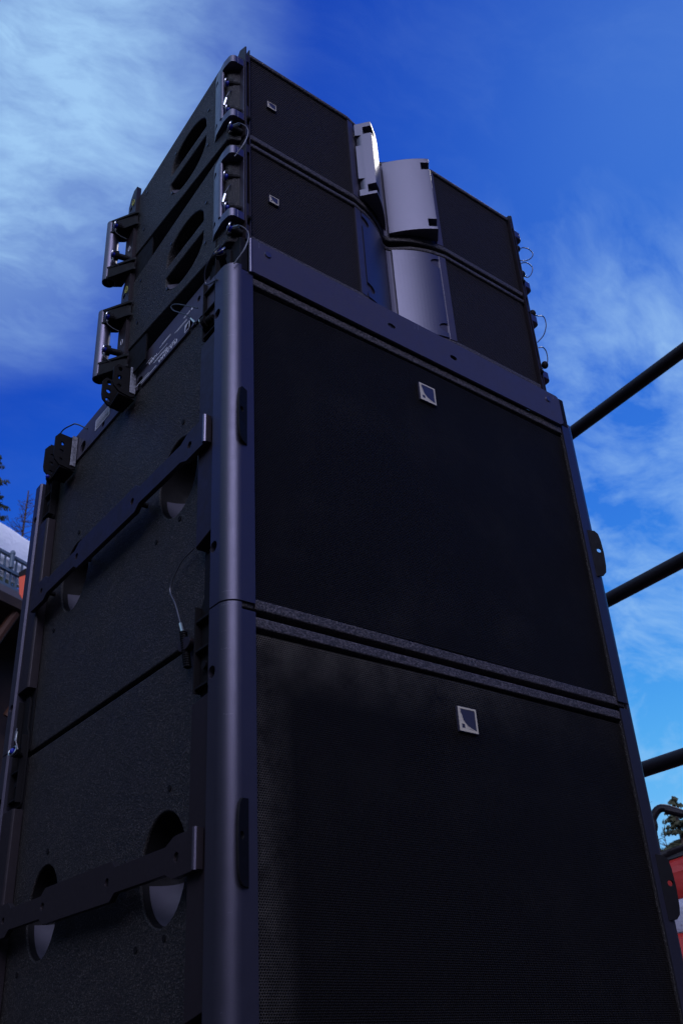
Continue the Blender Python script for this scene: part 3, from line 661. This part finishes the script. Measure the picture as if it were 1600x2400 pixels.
        for z_, h_ in ((hz0+.0005, .030), (hz1-.0365, .036)):
            ar = MB().prism([(X(-.0350), .352), (X(-.0400), .356), (X(hx-.008), hy-.0100), (X(hx+.004), hy+.0128), (X(-.0350), .400)], z_+.0055, z_+h_-.0055)
            ar.prism([(X(-.0350), .346), (X(-.0400), .350), (X(hx-.0122), hy-.004), (X(hx), hy+.0128), (X(-.0350), .404)], z_+h_-.0055, z_+h_)
            ar.prism([(X(-.0350), .346), (X(-.0400), .350), (X(hx-.0122), hy-.004), (X(hx), hy+.0128), (X(-.0350), .404)], z_, z_+.0055)
            ar.build('handle_arm', M_dark, t, .0008, 2)
        for z_ in (.112, .034):
            pin(t, (X(-.0400), .375, z_), (-.97 if side == 0 else .97, .22, .0), .022, .0060, [(X(-.064), .381, z_), (X(-.066), .384, z_-.012), (X(-.058), .380, z_-.022), (X(-.046), .374, z_-.030)], M_cable)
        MB().tube([(X(-.0400), .370+.0045*math.cos(a), .185+.0080*math.sin(a)) for a in [2*math.pi*i/12 for i in range(12)]], .0008, 5, True, 1).build('yellow_ring', M_yellow, t)
        # screws in the side panel
        for (cy, cz) in ((.085, .150), (.205, .162), (.085, .058), (.212, .062), (.322, .172), (.325, .072)):
            MB().cyl((X(-.0325), cy, cz), (X(-.0342), cy, cz), .0030, 10).build('screw', M_steel2, t)
    badge(t, .041, .118, .0175, .0150, -.0035)
    return t
M_steel2 = mat('black_screw', (.03, .03, .035), .3, .6)
k1 = build_top((0, 0, .6245), 'lower of the two top speakers, fins folded flat into its V-shaped centre', False)
k2 = build_top((0, 0, .8600), 'topmost speaker of the stack, grey fins standing out from its centre', True)

# ================================================================== SCAFFOLD RAILS (right)
M_tube = metal_paint('dark_scaffold_tube', (.008, .005, .007), .4, .6, .35)
sc = thing('scaffold_frame', 'black scaffold frame with three parallel tubes to the right behind the stack', 'scaffolding', (2.0, .9, GZ))
for za, zb in ((1.6168+.012, 1.5821-.006), (.9023+.006, .8785-.004), (.3044+.004, .2952-.004)):
    MB().cyl((0, -1.9, za-GZ+(za-zb)*2.3), (0, .30, zb-GZ-(za-zb)*.35), .0242, 20).build('rail', M_tube, sc)
for yy in (-1.9, .30):
    MB().cyl((0, yy, 0), (0, yy, 1.60-GZ), .0242, 20).build('upright', M_tube, sc)
ic = MB()
for k in range(26):
    y = -.35+k*.03+random.uniform(-.01, .01); z = .3044-GZ-(y+.19)*.01-.024
    ic.cyl((random.uniform(-.004, .004), y, z+.002), (0, y, z-random.uniform(.002, .007)), random.uniform(.003, .006), 6, .001)
ic.build('frozen_drips', M_tube, sc)['kind'] = 'stuff'

# ================================================================== RED / WHITE BARRIER (right edge)
M_red = mat('red_fabric', (.42, .018, .012), .6); f = noise(M_red, 3, 4); bump(M_red, f, .5, .05)
M_wfab = mat('white_fabric', (.42, .42, .50), .6); f = noise(M_wfab, 9, 4); bump(M_wfab, f, .6, .03)
O = Vector((-.5552, -.8530, -.4713))
bd = thing('barrier', 'red-white-red padded barrier on black bent tube frame at lower right edge', 'barrier', (2.77, 1.35, GZ))
bp0 = Vector((2.77, 1.35, GZ))
u = Vector((.62, -.78, 0))       # direction along the barrier, to the right and nearer
c0 = O+Vector((.831, .557, .212))*4.0; c1 = O+Vector((.846, .533, .201))*4.0
ud = (c1-c0).normalized(); 
low = O+Vector((.8285, .560, .158))*4.0
pts = [low+Vector((0, 0, -1.3)), low, c0+(low-c0)*.35, c0+(low-c0).normalized()*.045, c0+ud*.04+Vector((0, 0, .003)), c0+ud*.12, c1, c0+ud*1.1]
MB().tube([p-bp0 for p in pts[:3]], .016, 12).tube([p-bp0 for p in pts[2:]], .016, 12).build('frame_tube', M_tube, bd)
hv = Vector((ud.x, ud.y, 0)).normalized()
b0 = O+Vector((.8265, .563, .160))*4.0
def strip(name, zt0, zt1, zb0, zb1, m, folds=0, bulge=.02):
    s_ = MB(); nx, nz = 14, 12; nrm = Vector((-hv.y, hv.x, 0)); nrm = nrm if nrm.dot(O-b0) > 0 else -nrm
    vv = []
    for i in range(nx+1):
        s = i/nx*1.2-.12
        for k in range(nz+1):
            w = k/nz; zt = zt0+(zt1-zt0)*s; zb = zb0+(zb1-zb0)*s; z = zt+(zb-zt)*w
            off = bulge*math.sin(math.pi*w)+.004*math.sin(9*s+7*w)+(folds*.003*math.sin(40*w) if w < .35 else 0)
            p = Vector((b0.x, b0.y, 0))+hv*s+nrm*off; vv.append((p.x-bp0.x, p.y-bp0.y, z-bp0.z))
    f_ = [(i*(nz+1)+k, (i+1)*(nz+1)+k, (i+1)*(nz+1)+k+1, i*(nz+1)+k+1) for i in range(nx) for k in range(nz)]
    s_.add(vv, f_, True)
    o = s_.build(name, m, bd); md = o.modifiers.new('thick', 'SOLIDIFY'); md.thickness = .02; md.offset = -1 if False else 0
    return o
zt = b0.z
strip('hem', zt+.020, zt+.26, zt-.020, zt+.22, M_tube, 0, .0)
strip('red_stripe', zt-.024, zt+.21, zt-.158, zt+.02, M_red, 1, .02)
strip('white_stripe', zt-.158, zt+.02, zt-.265, zt-.22, M_wfab, 0, .02)
strip('red_stripe', zt-.265, zt-.22, zt-.62, zt-.62, M_red, 0, .05)

# ================================================================== CHALET (left)
def P3(px, py_ray, d): return O+Vector(py_ray)*d
M_wood = mat('dark_brown_timber', (.035, .014, .007), .8); f = noise(M_wood, 2, 6); lk(M_wood, ramp(M_wood, f, [(.3, (.015, .006, .004)), (.7, (.05, .022, .011))]), 'Base Color')
M_beam = mat('brown_beam', (.09, .035, .016), .7)
M_rail = mat('blue_grey_railing_paint', (.10, .14, .18), .5)
M_brick = mat('brown_cladding', (.12, .085, .07), .85)
M_fascia = mat('grey_fascia', (.13, .11, .12), .7)
M_snow = mat('snow', (.92, .93, .95), .7); bsdf(M_snow).inputs['Subsurface Weight'].default_value = .0
f = noise(M_snow, 1.4, 5); bump(M_snow, f, .6, .12)
A = Vector((O.x+17.9*.277, O.y+17.9*.961, 0)); B_ = Vector((O.x+18.4*.307, O.y+18.4*.952, 0))
U = (B_-A).normalized(); Nn = Vector((U.y, -U.x, 0))         # Nn faces the camera
bl = thing('chalet', 'dark timber chalet with snow-loaded roof and blue-grey railings at left edge', 'building', (A.x, A.y, GZ)); A0 = Vector((A.x, A.y, GZ))
camz = O.z
def chm(name, m, pieces, bev=0):
    mb = MB()
    for (u0, u1, d0, d1, z0, z1) in pieces:      # d: distance in front of the wall plane, towards the camera
        c = [A+U*uu+Nn*dd+Vector((0, 0, zz+camz)) for uu in (u0, u1) for dd in (d0, d1) for zz in (z0, z1)]
        mb.add([p-A0 for p in c], [(0, 1, 3, 2), (4, 6, 7, 5), (0, 4, 5, 1), (2, 3, 7, 6), (0, 2, 6, 4), (1, 5, 7, 3)])
    return mb.build(name, m, bl, bev)
UL, UR = -4.0, 3.2
zg = GZ-camz
chm('wall', M_wood, [(UL+.3, UR-.3, -6, -.9, zg, 8.55)])
chm('cladding', M_brick, [(UL+.1, UR-.1, -1.0, -.45, 8.62, 9.05)])
chm('eave', M_wood, [(UL, UR, -6.6, .35, 8.22, 8.42)])
chm('fascia', M_fascia, [(UL, UR, .10, .30, 8.425, 8.60)], .02)
chm('bottom_rail', M_rail, [(UL, UR, .06, .14, 8.70, 8.76)])
chm('middle_rail', M_rail, [(UL, UR, .06, .14, 9.05, 9.11)])
chm('middle_rail', M_rail, [(UL, UR, -.05, .03, 9.14, 9.19)])
chm('top_rail', M_rail, [(UL, UR, -.05, .03, 9.47, 9.53)])
k = 0; uu = UL
while uu < UR:
    chm('baluster', M_rail, [(uu, uu+.032, .075, .115, 8.765, 9.045)])
    chm('baluster', M_rail, [(uu+.05, uu+.078, -.03, .01, 9.195, 9.465)])
    uu += .158; k += 1
# lamp post like finial on the railing
lp = MB().cyl(A+U*.30+Nn*.05+Vector((0, 0, 9.2+camz))-A0, A+U*.30+Nn*.05+Vector((0, 0, 9.52+camz))-A0, .05, 12).sphere(A+U*.30+Nn*.05+Vector((0, 0, 9.54+camz))-A0, .06, 12, 8, (1, 1, 1.2)).build('finial', M_rail, bl)
# beams under the eave
for (u0, zz) in ((-.05, 7.3), (-1.2, 7.3), (1.3, 7.3)):
    p0 = A+U*u0+Nn*(-.6)+Vector((0, 0, zz-.9+camz)); p1 = A+U*(u0+.5)+Nn*.2+Vector((0, 0, 8.2+camz))
    MB().cyl(p0-A0, p1-A0, .10, 8).build('brace', M_beam, bl)
# snow slab on the roof
sn = MB(); nu, nv = 46, 20; vv = []
for i in range(nu+1):
    uu = UL-.1+(UR-UL+.2)*i/nu
    for j in range(nv+1):
        w = j/nv
        if w < .25: d = -.12-.30*(w/.25)**3; z = 9.02+1.32*math.sin(w/.25*math.pi/2)
        else:
            q = (w-.25)/.75; d = -.40-7.0*q**1.3; z = 9.02+1.32+3.0*q**1.3
        z += .02*math.sin(uu*2.1+d)*(w > .1)+.015*math.sin(uu*5.3)*(w > .1)-.06*(uu)*(w > .1)+.04*(w > .1)
        p = A+U*uu+Nn*d+Vector((0, 0, z+camz)); vv.append(p-A0)
sn.add(vv, [(i*(nv+1)+k, (i+1)*(nv+1)+k, (i+1)*(nv+1)+k+1, i*(nv+1)+k+1) for i in range(nu) for k in range(nv)], True)
sno = sn.build('roof_snow', M_snow, bl)
# orange pennant beside the railing
M_or = mat('orange_fabric', (.85, .09, .02), .6)
pe = thing('pennant', 'small orange pennant with black cap hanging by the chalet railing', 'flag', tuple(O+Vector((.304, .953, .487))*15))
po = Vector(pe.location); 
q = [O+Vector(r)*15 for r in ((.3004, .9538, .4990), (.3080, .9514, .5030), (.3080, .9514, .4700), (.3030, .9530, .4780))]
mb = MB(); m_ = [p-po for p in q]; nn = Vector((.3, .95, 0))*.02
mb.add(m_+[p+nn for p in m_], [(0, 1, 2, 3), (7, 6, 5, 4), (0, 4, 5, 1), (1, 5, 6, 2), (2, 6, 7, 3), (3, 7, 4, 0)]).build('cloth', M_or, pe)
q = [O+Vector(r)*15 for r in ((.2995, .9541, .5045), (.3080, .9514, .5120), (.3080, .9514, .5035), (.3004, .9538, .4993))]
mb = MB(); m_ = [p-po-nn*.5 for p in q]
mb.add(m_+[p+nn*2 for p in m_], [(0, 1, 2, 3), (7, 6, 5, 4), (0, 4, 5, 1), (1, 5, 6, 2), (2, 6, 7, 3), (3, 7, 4, 0)]).build('cap', M_dark, pe)
MB().cyl(Vector((.20, -.06, .2)), Vector((.20, -.06, GZ-po.z)), .02, 8).build('pole', M_dark, pe)

# ================================================================== TREES
M_bark = mat('grey_brown_bark', (.07, .045, .035), .9)
M_twig = mat('bare_twigs', (.10, .055, .050), .9)
def leaf(name, c1, c2):
    m = mat(name, c1, .8); f = noise(m, 1.3, 5, .7); lk(m, ramp(m, f, [(.35, c1), (.68, c2)]), 'Base Color'); return m
M_con = leaf('dark_conifer_needles', (.020, .035, .018), (.060, .070, .030))
M_con2 = leaf('olive_conifer_needles', (.040, .050, .022), (.095, .095, .045))
def conifer(x, y, h, m, label, r=.24, seed=1, z=GZ):
    R = random.Random(seed)
    t = thing('conifer_tree', label, 'tree', (x, y, z), 'conifers around the square')
    MB().cyl((0, 0, 0), (0, 0, h), .022*h, 8, .004*h).build('trunk', M_bark, t)
    cr = MB(); vs = []; fs = []
    nb = int(h*15)
    for b in range(nb):
        q = b/nb; zz = h*(.16+.84*q); L_ = h*r*(1-q)**.8*R.uniform(.65, 1.15)+.10; a = R.uniform(0, 2*math.pi); dr = Vector((math.cos(a), math.sin(a), 0)); sd_ = Vector((-dr.y, dr.x, 0))
        nt_ = max(8, int(L_*30))
        for k in range(nt_):
            w = (k+R.random())/nt_; p = Vector((0, 0, zz-.28*L_*w+.16*L_*w*w))+dr*(L_*w)
            wd = (.09+.34*L_*(1-w))*R.uniform(.4, 1)
            for s in (-1, 1):
                tip = p+sd_*s*wd+dr*wd*.7+Vector((0, 0, -R.uniform(.01, .14)*L_-.02)); th = R.uniform(.02, .055)
                i = len(vs); vs += [p+Vector((0, 0, th)), p-Vector((0, 0, th*1.4))+dr*.03, tip, (p+tip)/2+Vector((R.uniform(-.04, .04), R.uniform(-.04, .04), -th*2))]
                fs += [(i, i+2, i+3), (i, i+3, i+1)]
    cr.add(vs, fs); cr.build('crown', m, t); return t
def bare(x, y, h, label, seed=3, z=GZ):
    R = random.Random(seed)
    t = thing('bare_tree', label, 'tree', (x, y, z), 'leafless trees')
    MB().tube([(0, 0, 0), (R.uniform(-.1, .1), 0, h*.5), (0, 0, h)], .0095*h, 7, rs=(1, .12)).build('trunk', M_bark, t)
    cr = MB()
    for b in range(int(h*12)):
        q = R.random()**.8; zz = h*(.25+.73*q); L_ = h*.17*(1.08-q)*R.uniform(.6, 1.2); a = R.uniform(0, 6.28)
        dr = Vector((math.cos(a), math.sin(a), R.uniform(.1, .7)))
        e = Vector((0, 0, zz))+dr*L_
        cr.tube([(0, 0, zz), Vector((0, 0, zz))+dr*L_*.5+Vector((0, 0, -.03*L_)), e], .011+.004*L_, 4, False, 2, (1, .3))
        for k in range(int(5+L_*4)):
            w = R.uniform(.2, 1); p = Vector((0, 0, zz))+dr*L_*w; d2 = Vector((R.uniform(-1, 1), R.uniform(-1, 1), R.uniform(-.4, .8)))*L_*.35
            cr.cyl(p, p+d2, .006, 3, .002, False)
    cr.build('crown', M_twig, t); return t
def at(r, d): return (O.x+r[0]*d, O.y+r[1]*d)
x, y = at((.245, .969), 30); conifer(x, y, 22.8, M_con, 'dark conifer leaning into the left edge above the snowy roof', .17, 4)
x, y = at((.2985, .954), 34); bare(x, y, 22.2, 'bare larch sticking up behind the snowy roof at left', 8)
x, y = at((.843, .539), 27); conifer(x, y, 7.2, M_con2, 'conifer seen through the bent black tube frame at right', .24, 6)
x, y = at((.856, .518), 33); conifer(x, y, 7.0, M_con2, 'shorter conifer at the right edge behind the red barrier', .26, 12)
x, y = at((.8245, .566), 29); bare(x, y, 8.3, 'pale leafless tree just right of the lower subwoofer edge', 5)
x, y = at((.8345, .552), 31); bare(x, y, 7.2, 'leafless tree in front of the conifer by the tube frame', 15)
